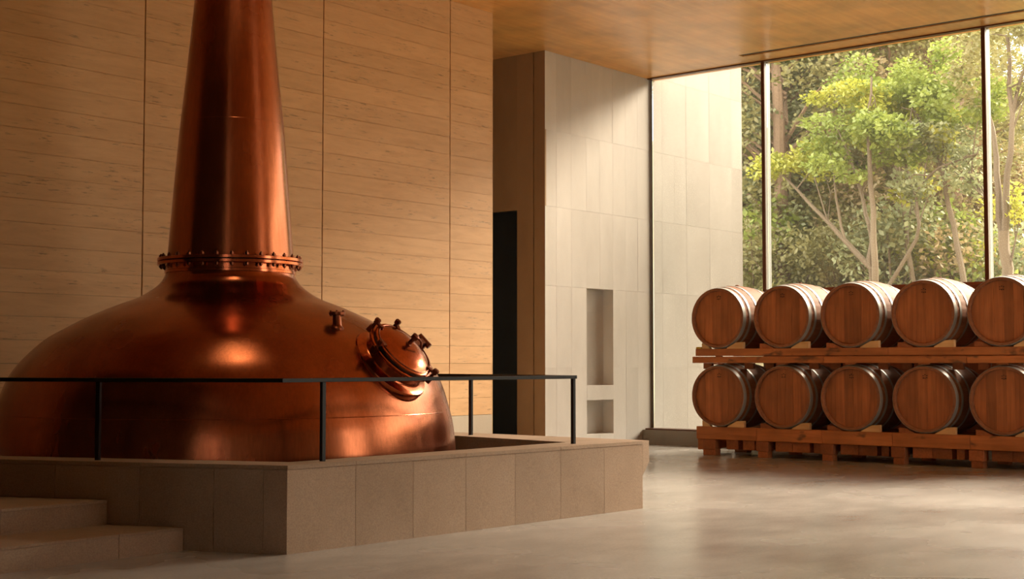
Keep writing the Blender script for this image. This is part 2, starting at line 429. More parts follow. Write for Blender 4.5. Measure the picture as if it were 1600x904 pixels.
cu = MB().box(21.58, 21.80, -8.0, 14.70, 0, 0.262); cu.box(21.80, 21.95, -8.0, 14.70, 0, 0.262)
cu = cu.build('baseboard_glass', 'curb'); tag(cu, 'low grey concrete curb below the glass wall', 'curb', kind='structure')
MB().box(21.64, 21.96, -8.0, 14.68, 0.2625, 0.289).build('sill_rail', 'bronze', cu)

# recessed ceiling downlight above the still (mirrored in the copper shoulder)
dl = empty('downlight', (7.85, 9.25, HC), 'round recessed ceiling downlight above the copper still', 'lamp')
em, nt, b = new_mat('lamp_glow'); b.inputs['Emission Color'].default_value = (1, 0.78, 0.5, 1); b.inputs['Emission Strength'].default_value = 9
mt = Matrix.Translation((7.85, 9.25, HC))
MB().lathe([(0.45, -0.002), (0.50, -0.012), (0.53, -0.012), (0.53, -0.0005), (0.45, -0.0005)], 32, mt, True).build('trim_ring', 'black', dl, True)
MB().lathe([(0.0005, -0.004), (0.448, -0.004)], 32, mt).build('diffuser', em, dl)

# ------------------------------------------------------------------ stone plinth, steps
TP = 0.695; ZC = 0.662
A = Vector((7.348, 8.376)); dL = Vector((-0.399, 0.917)); nL = Vector((0.917, 0.399))
def fy(x): return 8.376 - 0.0397*(x - 7.348)
pl = empty('stone_plinth', (9.0, 10.5, 0), 'low polygonal stone plinth wall around the base of the copper still', 'plinth')
Ain = Vector((7.617, 8.66)); XR = 12.02
lj = [0.0, 0.205, 0.64, 1.31, 2.10, 2.9, 3.7, 4.6, 5.55]
fj = [7.348, 8.065, 8.725, 9.377, 10.039, 10.698, 11.378, XR]
gp = 0.002
def quad(o0, o1, i1, i0): return [tuple(o0), tuple(o1), tuple(i1), tuple(i0)]
# front-right run
for i in range(7):
    xa, xb = fj[i], fj[i+1]
    ia = 7.617 if i == 0 else xa; ib = min(xb, 11.32) if i < 6 else 11.32
    if i == 6: ib = XR
    ga = gp if i else 0; gb = gp if i < 6 else 0
    MB().prism(quad((xa+ga, fy(xa)), (xb-gb, fy(xb)), (ib-gb, 8.655), (ia+ga, 8.655)), 0, ZC-0.002).build('stone_panel', 'plinth', pl)
for xa, xb in [(7.348, 8.065), (8.065, 9.377), (9.377, 10.698), (10.698, XR)]:
    ia = 7.617 if xa < 7.4 else xa+gp
    MB().prism(quad((xa+(gp if xa > 7.4 else 0), fy(xa)-0.004), (xb-gp, fy(xb)-0.004), (xb-gp, 8.66), (ia, 8.66)), ZC, TP).build('coping_stone', 'plinth', pl)
# left run
for i in range(len(lj)-1):
    a, b = lj[i], lj[i+1]
    ga = gp if i else 0
    p0, p1 = A + dL*(a+ga), A + dL*(b-gp)
    q0 = Ain if i == 0 else A + dL*(a+ga) + nL*0.355
    q1 = A + dL*(b-gp) + nL*0.355
    if i == 0: q0 = Ain; q1 = Ain + dL*0.02
    MB().prism([tuple(p1), tuple(p0), tuple(q0), tuple(q1)], 0, ZC-0.002).build('stone_panel', 'plinth', pl)
for a, b in [(0, 1.31), (1.31, 2.9), (2.9, 4.6), (4.6, 5.55)]:
    ga = gp if a else 0
    p0, p1 = A + dL*(a+ga) - nL*0.004, A + dL*(b-gp) - nL*0.004
    q0 = Ain if a == 0 else A + dL*(a+ga) + nL*0.36
    q1 = A + dL*(b-gp) + nL*0.36
    if a == 0: p0 = A - nL*0.002 + Vector((0, -0.003))
    MB().prism([tuple(p1), tuple(p0), tuple(q0), tuple(q1)], ZC, TP).build('coping_stone', 'plinth', pl)
# right run with a corbelled (overhanging) edge
rj = [8.19, 9.4, 10.7, 12.0, 13.72]
for i in range(4):
    ya, yb = rj[i], rj[i+1]-gp
    yi = 8.66 if i == 0 else ya
    xi0 = 11.33 + (yi-8.66)*0.13; xi1 = 11.33 + (yb-8.66)*0.13
    if i > 0:
        MB().prism([(xi0, ya), (XR, ya), (XR, yb), (xi1, yb)], 0, ZC-0.002).build('stone_panel', 'plinth', pl)
    else:
        MB().prism([(xi0, 8.66), (XR, 8.66), (XR, yb), (xi1, yb)], 0, ZC-0.002).build('stone_panel', 'plinth', pl)
    MB().prism_axis([(0.34, XR+0.001), (0.47, XR+0.12), (TP, XR+0.12), (TP, XR+0.001)], ya, yb, 'y').build('corbel_stone', 'plinth', pl)
    MB().prism([(xi0, yi), (XR, yi), (XR, yb), (xi1, yb)], ZC, TP).build('coping_stone', 'plinth', pl)
core = MB()
core.prism(quad((7.40, fy(7.4)+0.012), (XR-0.01, fy(XR)+0.012), (XR-0.01, 8.62), (7.62, 8.62)), 0.002, ZC-0.004)
core.prism([tuple(A+dL*5.5+nL*0.012), tuple(A+dL*0.06+nL*0.012), tuple(A+dL*0.2+nL*0.32), tuple(A+dL*5.5+nL*0.32)], 0.002, ZC-0.004)
core.build('mortar_core', 'plinth_core', pl)
MB().prism([tuple(Ain+Vector((-.02,-.02))), (11.4, 8.64), (12.0, 13.72), (5.4, 13.72)], 0.0, 0.40).build('well_floor', 'plinth', pl)

stp = empty('stone_steps', (5.4, 10, 0), 'two broad stone steps leading up to the plinth at the left', 'steps')
def lx(y): return 7.348 - 0.4351*(y - 8.376) - 0.004      # plinth face at depth y
def step(ya, yb, z0, z1, xs):
    for k in range(len(xs)-1):
        xa, xb = xs[k], xs[k+1]
        last = k == len(xs)-2
        MB().prism([(xa+gp, ya), ((lx(ya)-0.02 if last else xb-gp), ya), ((lx(yb)-0.02 if last else xb-gp), yb), (xa+gp, yb)], z0, z1-0.022).build('riser_block', 'plinth', stp)
        MB().prism([(xa+gp, ya-0.006), ((lx(ya)-0.02 if last else xb-gp), ya-0.006), ((lx(yb)-0.02 if last else xb-gp), yb), (xa+gp, yb)], z1-0.020, z1).build('tread_slab', 'plinth', stp)
step(9.19, 9.826, 0, 0.187, [3.3, 4.6, 6.37, 9])
step(9.83, 13.7, 0, 0.385, [3.3, 4.4, 5.75, 9])

# ------------------------------------------------------------------ guard rail
gr = empty('guard_rail', (7.5, 8.55, TP), 'thin black steel guard rail standing on the stone plinth', 'railing')
ZR = 1.378
rail = [Vector((5.30, 13.2)), A + dL*0.12 + nL*0.16, Vector((11.17, 8.43)), Vector((11.78, 10.35)), Vector((11.95, 13.2))]
for i in range(4):
    a, b = rail[i], rail[i+1]; d = (b-a).normalized(); L = (b-a).length
    mt = Matrix.Translation((a.x, a.y, ZR)) @ Matrix.Rotation(math.atan2(d.y, d.x), 4, 'Z')
    MB().obox(mt, -0.020, L-0.021, -0.020, 0.020, -0.034, 0).build('top_rail', 'black', gr, bevel=0.003)
ld = (rail[0]-rail[1]).normalized()
posts = [(rail[1]+ld*t, ld) for t in (1.66, 3.5)] + [(Vector((7.85, 8.517)), Vector((1, 0))), (Vector((11.15, 8.432)), Vector((1, 0))),
         (Vector((11.78, 10.35)), Vector((0, 1))), (Vector((11.93, 12.9)), Vector((0, 1)))]
for p, d in posts:
    mt = Matrix.Translation((p.x, p.y, TP)) @ Matrix.Rotation(math.atan2(d.y, d.x), 4, 'Z')
    po = MB().obox(mt, -0.020, 0.020, -0.018, 0.018, 0.0, ZR-TP-0.034).build('post', 'black', gr, bevel=0.003)

# ------------------------------------------------------------------ copper pot still
SC = Vector((9.036, 11.186, 0))
st = empty('copper_pot_still', (SC.x, SC.y, 0.40), 'huge onion-shaped copper pot still with a tall tapering neck', 'still')
T0 = Matrix.Translation(SC)
prof = [(2.27,.40),(2.285,.50),(2.285,.612),(2.276,.755),(2.253,.919),(2.207,1.095),(2.16,1.25),(2.095,1.39),(1.98,1.54),(1.79,1.72),(1.60,1.838),(1.40,1.945),(1.13,2.065),(.90,2.155),(.735,2.262),(.665,2.345),(.645,2.40)]
def spline(pts, sub=5):
    out = []
    P = [Vector((p[0], p[1])) for p in pts]
    for i in range(len(P)-1):
        p0, p1, p2, p3 = P[max(i-1,0)], P[i], P[i+1], P[min(i+2,len(P)-1)]
        for k in range(sub):
            t = k/sub
            q = 0.5*((2*p1) + (p2-p0)*t + (2*p0-5*p1+4*p2-p3)*t*t + (3*p1-p0-3*p2+p3)*t**3)
            out.append((q.x, q.y))
    out.append(tuple(P[-1])); return out
pot = MB().lathe(spline(prof), 128, T0).build('pot_body', 'copper', st, True, angle=60)
def torus_prof(R, z, r, n=8): return [(R + r*math.cos(2*math.pi*i/n), z + r*math.sin(2*math.pi*i/n)) for i in range(n)]
for z, R in ((1.02, 2.2275),):
    MB().lathe(torus_prof(R-0.003, z, 0.006), 96, T0, True).build('weld_seam', 'copper', pot, True)
MB().lathe([(.645,2.395),(.655,2.40),(.655,2.425),(.642,2.43),(.642,2.478)], 96, T0).build('neck_collar', 'copper_pol', st, True)
fl_lo = MB().lathe([(.60,2.478),(.722,2.478),(.728,2.482),(.728,2.508),(.722,2.512),(.60,2.512)], 96, T0, True).build('lower_flange', 'copper_pol', st, True)
MB().lathe([(.60,2.512),(.70,2.512),(.70,2.518),(.60,2.518)], 96, T0, True).build('flange_gasket', 'gasket', st)
fl_hi = MB().lathe([(.60,2.518),(.722,2.518),(.728,2.522),(.728,2.548),(.722,2.552),(.60,2.552)], 96, T0, True).build('upper_flange', 'copper_pol', st, True)
npf = [(.632,2.552),(.626,2.60),(.59,3.07),(.53,3.80),(.462,4.46),(.392,5.19),(.33,5.95),(.285,HC-0.002)]
nk = MB().lathe(spline(npf, 4), 96, T0).build('neck', 'copper', st, True)
MB().lathe(torus_prof(.514, 3.92, 0.005), 96, T0, True).build('weld_seam', 'copper', nk, True)
MB().lathe([(.30,HC-0.05),(.42,HC-0.05),(.42,HC-0.001),(.30,HC-0.001)], 64, T0, True).build('ceiling_collar', 'copper_pol', st, True)
# flange bolts: stud with a nut above and below
bm_ = MB()
bm_.lathe([(.0005,-.032),(.009,-.032),(.009,.112),(.0005,.112)], 8); 
bm_.lathe([(.0005,.076),(.020,.076),(.020,.098),(.0005,.098)], 6); bm_.lathe([(.0005,-.024),(.020,-.024),(.020,-.002),(.0005,-.002)], 6)
b0 = bm_.build('flange_bolt', 'copper_dark', st, origin=(0,0,0))
NB = 30
for i in range(NB):
    o = b0 if i == 0 else b0.copy()
    if i: C.objects.link(o); o.parent = st
    a = 2*math.pi*(i+0.3)/NB
    o.location = (0.692*math.cos(a), 0.692*math.sin(a), 2.478-0.40)

def surf_frame(ph, r_at, z_at, n):     # local frame on the pot surface: x sideways, y up-slope, z outward
    zax = Vector(n).normalized(); xax = Vector((0,0,1)).cross(zax).normalized(); yax = zax.cross(xax)
    m = Matrix((xax, yax, zax)).transposed().to_4x4(); m.translation = Vector((SC.x + r_at*math.cos(ph), SC.y + r_at*math.sin(ph), z_at)); return m
# vent nozzle
nm = Matrix.Translation((9.02, 9.60, 1.80)) @ Matrix.Scale(0.85, 4)
nz = MB().lathe([(.075,-.02),(.075,.035),(.062,.05),(.050,.07),(.048,.175),(.085,.177),(.090,.181),(.090,.210),(.086,.214),(.034,.214),(.034,.10)], 24, nm).build('vent_nozzle', 'copper_dark', st, True)
for i in range(4):
    a = math.pi/4 + i*math.pi/2
    MB().lathe([(.0005,.165),(.012,.165),(.012,.230),(.0005,.230)], 6, nm @ Matrix.Translation((.068*math.cos(a), .068*math.sin(a), 0))).build('bolt', 'copper_dark', nz)
# manway hatch on the shoulder
ph = math.radians(-80.5); hn = Vector((0.125, -0.73, 0.67)).normalized()
hm = surf_frame(ph, 1.995, 1.505, hn)
mw = MB().lathe([(.405,-.09),(.410,-.03),(.400,-.005),(.335,.012),(.318,.03),(.315,.115),(.352,.118),(.356,.123),(.356,.146),(.350,.150),(.285,.150),(.285,.02)], 64, hm).build('manway', 'copper_pol', st, True)
MB().lathe([(.27,.1505),(.318,.1505),(.318,.168),(.27,.168)], 64, hm, True).build('gasket_ring', 'gasket', mw, True)
lid = MB().lathe([(.322,.1685),(.326,.172),(.326,.186),(.318,.190),(.292,.190),(.285,.195),(.24,.218),(.17,.240),(.09,.252),(.0005,.256)], 64, hm).build('hatch_lid', 'copper_pol', mw, True)
MB().lathe(torus_prof(.298, .193, .007), 64, hm, True).build('lid_bead', 'copper_dark', mw, True)
# central knob with a lever
kb = MB().lathe([(.030,.250),(.030,.262),(.020,.27),(.020,.33),(.034,.335),(.034,.375),(.020,.38),(.0005,.38)], 20, hm).build('lid_knob', 'copper_dark', mw, True)
MB().tube([hm @ Vector(p) for p in ((0,0,.355),(.05,-.02,.35),(.085,-.045,.33),(.10,-.07,.29))], .011, 8).build('lid_lever', 'copper_dark', mw, True)
# swing-bolt clamps round the rim
for ang in (172, 115, 62, 300):
    a = math.radians(ang); cm = hm @ Matrix.Translation((.350*math.cos(a), .350*math.sin(a), .0)) @ Matrix.Rotation(a, 4, 'Z')
    c = MB().obox(cm, -.012, .040, -.028, .028, .085, .150)
    c.lathe([(.0005,.10),(.016,.10),(.016,.245),(.0005,.245)], 10, cm @ Matrix.Translation((.012,0,0)))
    c.obox(cm, -.075, .035, -.018, .018, .192, .212)
    c.lathe([(.0005,.212),(.030,.212),(.030,.240),(.0005,.240)], 6, cm @ Matrix.Translation((.012,0,0)))
    c.build('clamp', 'copper_dark', mw, True, angle=30)
# hinge bracket on the right of the rim
a = math.radians(12); cm = hm @ Matrix.Rotation(a, 4, 'Z')
hg = MB(); hg.obox(cm, .10, .42, -.030, .030, .200, .232); hg.obox(cm, .385, .43, -.045, .045, .03, .200)
hg.tube([cm @ Vector((.405,-.075,.215)), cm @ Vector((.405,.075,.215))], .030, 10)
hg.build('hinge_arm', 'copper_dark', mw, True, angle=30)

# ------------------------------------------------------------------ oak barrels
RH, RB, BL = 0.482, 0.548, 1.30
def brad(x): t = (x/BL)*2 - 1; return RB - (RB-RH)*t*t
def make_barrel():
    rt = bpy.data.objects.new('oak_barrel', None); C.objects.link(rt)
    X = Matrix(((0,0,1,0),(1,0,0,0),(0,1,0,RB),(0,0,0,1)))       # lathe axis -> +x, centre at height RB
    ns = 30; xs = [0, .03, .10, .2, .35, .5, .65, .8, .95, 1.1, 1.2, 1.27, BL]
    vs = []; fs = []; na = ns*3
    for x in xs:
        r = brad(x)
        for q in range(na):
            rr = r - (0.0035 if q % 3 == 0 else 0); an = 2*math.pi*(q + (0.9 if q % 3 == 0 else 0) * 0)/na
            vs.append(X @ Vector((rr*math.cos(an), rr*math.sin(an), x)))
    for i in range(len(xs)-1):
        for q in range(na): fs.append((i*na+q, i*na+(q+1)%na, (i+1)*na+(q+1)%na, (i+1)*na+q))
    MB().add(vs, fs).build('staves', 'oak', rt, True, origin=(0,0,0), angle=20)
    for e in (0, 1):
        pr = [(RH-.002, 0), (RH-.034, 0.0), (RH-.040, .010), (RH-.040, .076)]
        if e: pr = [(r, BL-h) for r, h in pr]
        MB().lathe(pr, 60, X).build('chime', 'oak', rt, True, origin=(0,0,0), angle=30)
    # head boards
    r = RH-.041; ys = [-r, -.30, -.165, -.03, .115, .26, r]
    for k in range(6):
        a, b = ys[k]+.0012, ys[k+1]-.0012
        t = frange(a, b, 5)
        poly = [(y, RB - math.sqrt(max(r*r-y*y, 0))) for y in t] + [(y, RB + math.sqrt(max(r*r-y*y, 0))) for y in reversed(t)]
        dx = (0.001 if k % 2 else 0)
        MB().prism_axis(poly, .060+dx, .078, 'x').build('head_board', 'oak_head', rt, origin=(0,0,0))
    MB().lathe([(r, BL-.045), (.0005, BL-.045)], 48, X).build('rear_head', 'oak_head', rt, origin=(0,0,0))
    for x0, x1 in ((.006,.075), (.150,.200), (.375,.425)):
        for m in (0, 1):
            a, b = (x0, x1) if not m else (BL-x1, BL-x0)
            MB().lathe([(brad(a)+.001,a),(brad(a)+.005,a),(brad(b)+.005,b),(brad(b)+.001,b)], 72, X, True).build('hoop', 'hoop', rt, True, origin=(0,0,0), angle=30)
    MB().lathe([(.034,RB*2-.012),(.034,RB*2+.012),(.028,RB*2+.018),(.0005,RB*2+.018)], 16, Matrix.Translation((BL/2,0,0))).build('bung', 'oak', rt, True, origin=(0,0,0))
    return rt
proto = make_barrel()
def add_stamp(rt, top, seed):
    q = random.Random(seed); s = MB()
    for (y, z) in ((0,0),(-.028,-.012),(.028,-.012),(-.026,-.045),(.0,-.05),(.026,-.045)):
        s.box(.0575, .0597, y-.010, y+.008, RB+(.36 if top else -.33)+z-q.uniform(.004,.012), RB+(.36 if top else -.33)+z+q.uniform(.004,.012))
    s.build('stamp', 'stamp', rt, origin=(0,0,0))
BY = [11.862 - 1.162*k for k in range(5)]
where = ['nearest the concrete wall', 'second from the concrete wall', 'middle one of the row', 'second from the right edge', 'cut by the right edge of the photo']
XF = 19.575
first = True
for row, (zc, nm_) in enumerate(((0.968, 'lower'), (2.232, 'upper'))):
    for k, y in enumerate(BY):
        o = proto if first else copy_tree(proto); first = False
        o.location = (XF + rnd.uniform(-.015, .015), y, zc-RB)
        tag(o, ('shadowed oak barrel in the lower row, ' if row == 0 else 'sunlit oak barrel in the upper row, ') + where[k], 'barrel', 'oak barrels on the timber rack')
barrels = [o for o in S.objects if o.name.startswith('oak_barrel')]
for i, o in enumerate(barrels):
    add_stamp(o, True, i)

# ------------------------------------------------------------------ timber racks and wedges
rk = empty('timber_base_rack', (19.6, 9.4, 0), 'heavy reddish timber base rack on short feet under the lower barrels', 'rack')
YE = 6.42
sg = [12.29, 11.17, 10.03, 8.88, 7.70, YE]
for k in range(5):
    for x0, x1 in ((19.60, 19.675), (20.785, 20.86)):
        MB().box(x0, x1, sg[k+1]+.002, sg[k]-.002, 0.262, 0.468).build('beam', 'timber', rk, bevel=.006)
fy_ = [12.07, 11.08, 9.96, 8.80, 7.62, 6.56]
for k, y in enumerate(fy_):
    wdt = .135 if k == 0 else .10
    for x0 in (19.615, 20.62):
        MB().box(x0, x0+.16, y-wdt, y+wdt*.75, 0.0, 0.10).build('foot', 'timber_end', rk, bevel=.006)
        MB().box(x0-.008, x0+.17, y-wdt*(1 if k == 0 else 1.15), y+wdt*(.75 if k == 0 else 1.05), 0.1, 0.26).build('foot_block', 'timber_end', rk, bevel=.006)
for k in range(5):
    y0_ = fy_[k]-.20
    for a, b in ((0, .30), (.305, .60), ) :
        if k == 0: a, b = a+.1, b+.02
        MB().box(19.68, 20.58, y0_-b, y0_-a, .105, .258).build('sleeper', 'timber_end', rk, bevel=.006)
    MB().box(19.70, 20.58, fy_[k]-.98, fy_[k]-.86, .105, .258).build('sleeper', 'timber_end', rk, bevel=.006)
MB().box(19.66, 20.58, 12.19, 12.30, .085, .258).build('sleeper', 'timber', rk, bevel=.006)

uk = empty('timber_upper_rack', (19.6, 9.4, 1.5), 'doubled timber beams carrying the upper row of barrels', 'rack')
for x0, x1 in ((19.58, 19.665), (20.785, 20.86)):
    lo = [12.345, 9.98, 7.72, YE]; hi = [12.29, 8.92, YE]
    for k in range(3): MB().box(x0, x1, lo[k+1]+.002, lo[k]-.002, 1.502, 1.606).build('beam', 'timber', uk, bevel=.005)
    for k in range(2): MB().box(x0+.01, x1+.01, hi[k+1]+.002, hi[k]-.002, 1.617, 1.733).build('beam', 'timber', uk, bevel=.005)
for k, y in enumerate(BY):
    for dy, dx in ((0.0, 0), (-.40, .30), (.38, .30)):
        zt = 1.479
        MB().box(19.585+dx, 19.66+dx, y+dy-.08, y+dy+.08, zt if dy == 0 else 1.405, 1.501).build('packing_block', 'timber_end', uk, bevel=.004)
    for dy in (-.55,):
        MB().box(19.667, 20.784, y+dy-.05, y+dy+.05, 1.51, 1.60).build('cross_slat', 'timber_end', uk, bevel=.004)
    MB().box(19.60, 19.66, y-.05, y+.05, 1.606, 1.6165).build('spacer', 'timber_end', uk)

def wedge_mesh(sx):
    return MB().prism_axis([(0,0),(sx*.30,0),(sx*.30,.105),(sx*.17,.098),(0,.012)] if sx > 0 else [(0,.012),(sx*.17,.098),(sx*.30,.105),(sx*.30,0),(0,0)], 0, .085, 'x')
wr0 = wedge_mesh(-1).build('wooden_wedge', 'wedge'); wl0 = wedge_mesh(1).build('wooden_wedge', 'timber_end')  # left wedges take a darker timber colour to stand for their shade
wl1 = wedge_mesh(1).build('wooden_wedge', 'wedge'); plain = [wl1, wl1.copy()]; C.objects.link(plain[1])
used = set()
for row, zb in ((0, .4685), (1, 1.7335)):
    for k, y in enumerate(BY):
        for side, src in (('right', wr0), ('left', wl0)):
            if side == 'left' and k == 0: o = plain[row]
            else:
                o = src if side not in used else src.copy()
                if side in used: C.objects.link(o)
                used.add(side)
            o.scale = ((.6, .8, .75) if k else (.7, .52, .9)) if side == 'left' else (.86, 1, 1)
            o.location = (19.595 if side == 'right' else 19.618, y + (-.165 if side == 'right' else .165), zb)
            tag(o, ('pale' if side == 'right' or k == 0 else 'brown') + ' wedge under the %s side of the %s-row barrel %s' % (side, 'lower' if row == 0 else 'upper', where[k].replace(' one of the row', ' of the row').replace(' of the photo', '')), 'wedge', 'wedges chocking the barrels')

yb_ = MB().box(19.60, 19.67, 12.188, 12.285, 1.7335, 1.765).build('yellow_block', m_plain('yellow_paint', (0.55, 0.40, 0.05), 0.6), bevel=.004)
tag(yb_, 'small yellow block lying on the left end of the upper rack beam', 'block')

# ------------------------------------------------------------------ outdoors: hillside and trees
def hz(x, y): 
    t = max(0.0, x-23.0)
    dip = max(0.0, min(1.0, (0.45 - y/x)/0.10))          # the slope falls away to the right
    return -0.1 + 0.20*t + 0.0022*t*t - 0.13*dip*t
nx, ny = 40, 40
gv = [(22.1 + 88*i/nx, -60 + 130*j/ny) for i in range(nx+1) for j in range(ny+1)]
hb = MB().add([(x, y, hz(x, y)) for x, y in gv], [(i*(ny+1)+j, (i+1)*(ny+1)+j, (i+1)*(ny+1)+j+1, i*(ny+1)+j+1) for i in range(nx) for j in range(ny)])
tag(hb.build('hillside_ground', 'soil', None, True), 'rising wooded hillside covered in leaf litter outside the glass', 'ground', kind='structure')

def leaves_mesh(name, clusters, mat, seed, size=(.09, .17)):
    """clusters: (centre, radii, count) -> one mesh of small folded leaves"""
    rg = np.random.default_rng(seed); P = []
    for c, r, n in clusters:
        d = rg.normal(size=(n, 3)); d /= np.linalg.norm(d, axis=1)[:, None]
        rr = rg.uniform(0.25, 1.0, size=(n, 1))**0.5
        P.append(np.array(c) + d*rr*np.array(r))
    P = np.concatenate(P); n = len(P)
    u = rg.normal(size=(n, 3)); u[:, 2] *= 0.6; u /= np.linalg.norm(u, axis=1)[:, None]
    up = np.tile([0.2, -0.1, 1.0], (n, 1)) + rg.normal(scale=0.6, size=(n, 3))
    v = np.cross(up, u); v /= np.linalg.norm(v, axis=1)[:, None]
    L = rg.uniform(*size, size=(n, 1)); W = L*rg.uniform(.24, .36, size=(n, 1))
    V = np.stack([P, P + u*L*.5 + v*W, P + u*L, P + u*L*.5 - v*W], axis=1).reshape(-1, 3)
    F = np.arange(n*4).reshape(-1, 4)
    me = bpy.data.meshes.new(name)
    me.vertices.add(n*4); me.vertices.foreach_set('co', V.astype(np.float32).ravel())
    me.loops.add(n*4); me.loops.foreach_set('vertex_index', F.astype(np.int32).ravel())
    me.polygons.add(n); me.polygons.foreach_set('loop_start', np.arange(0, n*4, 4, dtype=np.int32)); 
    me.update(calc_edges=True); me.validate()
    me.materials.append(M[mat]); return me

def wobble(pts, q, amt):
    out = []
    for i in range(len(pts)-1):
        a, b = Vector(pts[i]), Vector(pts[i+1])
        for k in range(3):
            p = a.lerp(b, k/3)
            if k: p += Vector((q.uniform(-amt,amt), q.uniform(-amt,amt), 0))
            out.append(p)
    out.append(Vector(pts[-1])); return out

def stem_tree(name, label, cat, base, stems, clusters, bark, seed, group=None, twigs=14):
    """stems: (points, r0, r1); clusters: {leaf material: [(centre, radii, count)]} all in world coordinates"""
    q = random.Random(seed); b = Vector(base)
    rt = empty(name, b, label, cat, group)
    tops = []
    for pts, r0, r1 in stems:
        w_ = wobble(pts, q, .05); n = len(w_)
        MB().tube(w_, [.78*(r0 + (r1-r0)*i/(n-1)) for i in range(n)], 8).build('trunk', bark, rt, True)
        tops += w_[n//2:]
    tb = MB()
    cl = [c for v in clusters.values() for c in v]
    for i in range(twigs):
        a = q.choice(tops); c = min(cl, key=lambda c: (Vector(c[0])-a).length + q.uniform(0, 1.6))
        e = Vector(c[0]) + Vector([q.uniform(-.7,.7)*c[1][j] for j in range(3)])
        m = a.lerp(e, .5) + Vector((q.uniform(-.15,.15), q.uniform(-.15,.15), q.uniform(0,.2)))
        tb.tube([a, m, e], [.022, .014, .006], 5)
    if twigs: tb.build('branches', bark, rt, True)
    for mname, cs in clusters.items():
        me = leaves_mesh('foliage', [(tuple(Vector(c)-b), r, n) for c, r, n in cs], mname, seed+5)
        o = bpy.data.objects.new('foliage', me); C.objects.link(o); o.parent = rt; o['kind'] = 'stuff'
    return rt

def cl_fill(q, ctr, ext, k, r, n):
    return [((ctr[0]+q.uniform(-1,1)*ext[0], ctr[1]+q.uniform(-1,1)*ext[1], ctr[2]+q.uniform(-1,1)*ext[2]), (r*q.uniform(.7,1.2), r*q.uniform(.7,1.2), r*q.uniform(.45,.75)), n) for _ in range(k)]

q = random.Random(3)
# the pale many-stemmed tree in the middle pane
stem_tree('multi_stem_tree', 'pale many-stemmed tree fanning out with yellow-green leaves, left in the wide pane', 'tree', (31, 14.45, hz(31,14.4)),
  [([(31,14.45,hz(31,14.4)-.1),(31,14.5,3.74),(31.1,15.69,4.97),(31.2,16.99,6.27)], .13,.035), ([(31,14.5,3.6),(31.1,14.6,4.82),(31.2,14.84,5.61),(31.3,15.49,7.24)], .09,.03),
   ([(31,14.42,3.2),(30.9,14.39,5.12),(30.8,14.45,7.13),(30.7,14.3,8.3)], .11,.03), ([(31.05,15.22,4.52),(30.95,15.38,5.5),(30.9,15.5,6.61)], .05,.02)],
  {'leaf_y': cl_fill(q,(31.2,16.8,6.5),(.5,.7,.35),9,.38,130) + cl_fill(q,(31.3,15.3,7.5),(.7,1.0,.7),10,.45,190),
   'leaf_g': cl_fill(q,(31.0,14.7,6.7),(.9,1.3,.7),20,.48,230)}, 'bark', 11)
stem_tree('leaning_tree', 'slim tree with a straight trunk leaning left behind the middle barrels', 'tree', (33, 14.3, hz(33,14.3)),
  [([(33,14.2,hz(33,14.2)-.1),(33,14.32,3.33),(33,14.51,4.97),(33,14.71,6.6),(33,14.81,8.4)], .11,.04)],
  {'leaf_g': cl_fill(q,(33.2,14.6,8.3),(1.0,1.7,.8),26,.55,230)}, 'bark', 12)
stem_tree('crooked_tree', 'crooked thin tree bending right over the fourth barrel', 'tree', (31.5, 14.6, hz(31.5,14.6)),
  [([(31.5,14.75,hz(31.5,14.7)-.1),(31.5,14.37,3.27),(31.5,13.7,4.27),(31.5,13.52,4.79),(31.5,13.6,5.56),(31.4,12.96,6.09),(31.4,12.04,6.33)], .075,.025),
   ([(31.5,13.6,5.5),(31.6,13.9,6.5),(31.6,13.7,7.6)], .045,.02)],
  {'leaf_b': cl_fill(q,(31.6,13.2,6.3),(.8,1.1,.8),16,.45,170), 'leaf_y': cl_fill(q,(31.9,13.7,6.0),(.6,.6,.6),6,.35,90)}, 'bark', 13)
stem_tree('tall_leaning_tree', 'tall slim tree leaning left with a wide green crown, before the right mullion', 'tree', (32, 12.5, hz(32,12.5)),
  [([(32,12.45,hz(32,12.4)-.1),(32,12.63,3.23),(32,12.88,4.79),(32,13.09,5.88),(32,13.4,6.65),(32,13.79,7.6)], .115,.045),
   ([(32,13.3,6.4),(31.8,12.6,5.9),(31.7,11.9,5.2)], .035,.015), ([(32,13.4,6.6),(31.8,13.9,6.9),(31.7,14.6,6.75)], .035,.015)],
  {'leaf_g': cl_fill(q,(32.0,13.4,7.9),(1.0,1.8,.7),30,.5,230), 'leaf_y': cl_fill(q,(31.8,13.9,7.3),(.8,1.0,.6),12,.42,160)}, 'bark', 14)
stem_tree('forked_tree', 'forked pale tree trunk filling the right-hand pane', 'tree', (30, 10.9, hz(30,10.9)),
  [([(30,10.93,hz(30,10.9)-.1),(30,10.93,3.12),(30,10.96,4.37)], .17,.15), ([(30,10.98,4.25),(30.05,11.11,5.65),(30.1,11.2,6.64),(30.2,11.5,8.0)], .10,.05),
   ([(30,10.94,4.25),(29.95,10.84,5.62),(29.9,10.68,6.87),(29.9,10.76,8.6)], .11,.05), ([(29.9,10.68,6.87),(29.8,10.31,7.94),(29.7,10.09,8.9)], .06,.03)],
  {'leaf_d': cl_fill(q,(30.2,10.9,8.2),(1.0,1.2,.9),22,.5,130), 'leaf_y': cl_fill(q,(30.4,10.9,5.0),(.5,.6,.5),6,.3,60)}, 'bark', 15)
stem_tree('dark_trunk_tree', 'straight brown-trunked tree standing in shade behind the leftmost barrels', 'tree', (40, 20.9, hz(40,20.9)),
  [([(40,20.9,hz(40,20.9)-.2),(40,20.84,6.94),(40,20.83,9.41),(40,20.96,13.0)], .24,.12)],
  {'leaf_b': cl_fill(q,(40,20.8,11.5),(1.8,2.2,2.4),40,.8,200)}, 'bark_dark', 16)

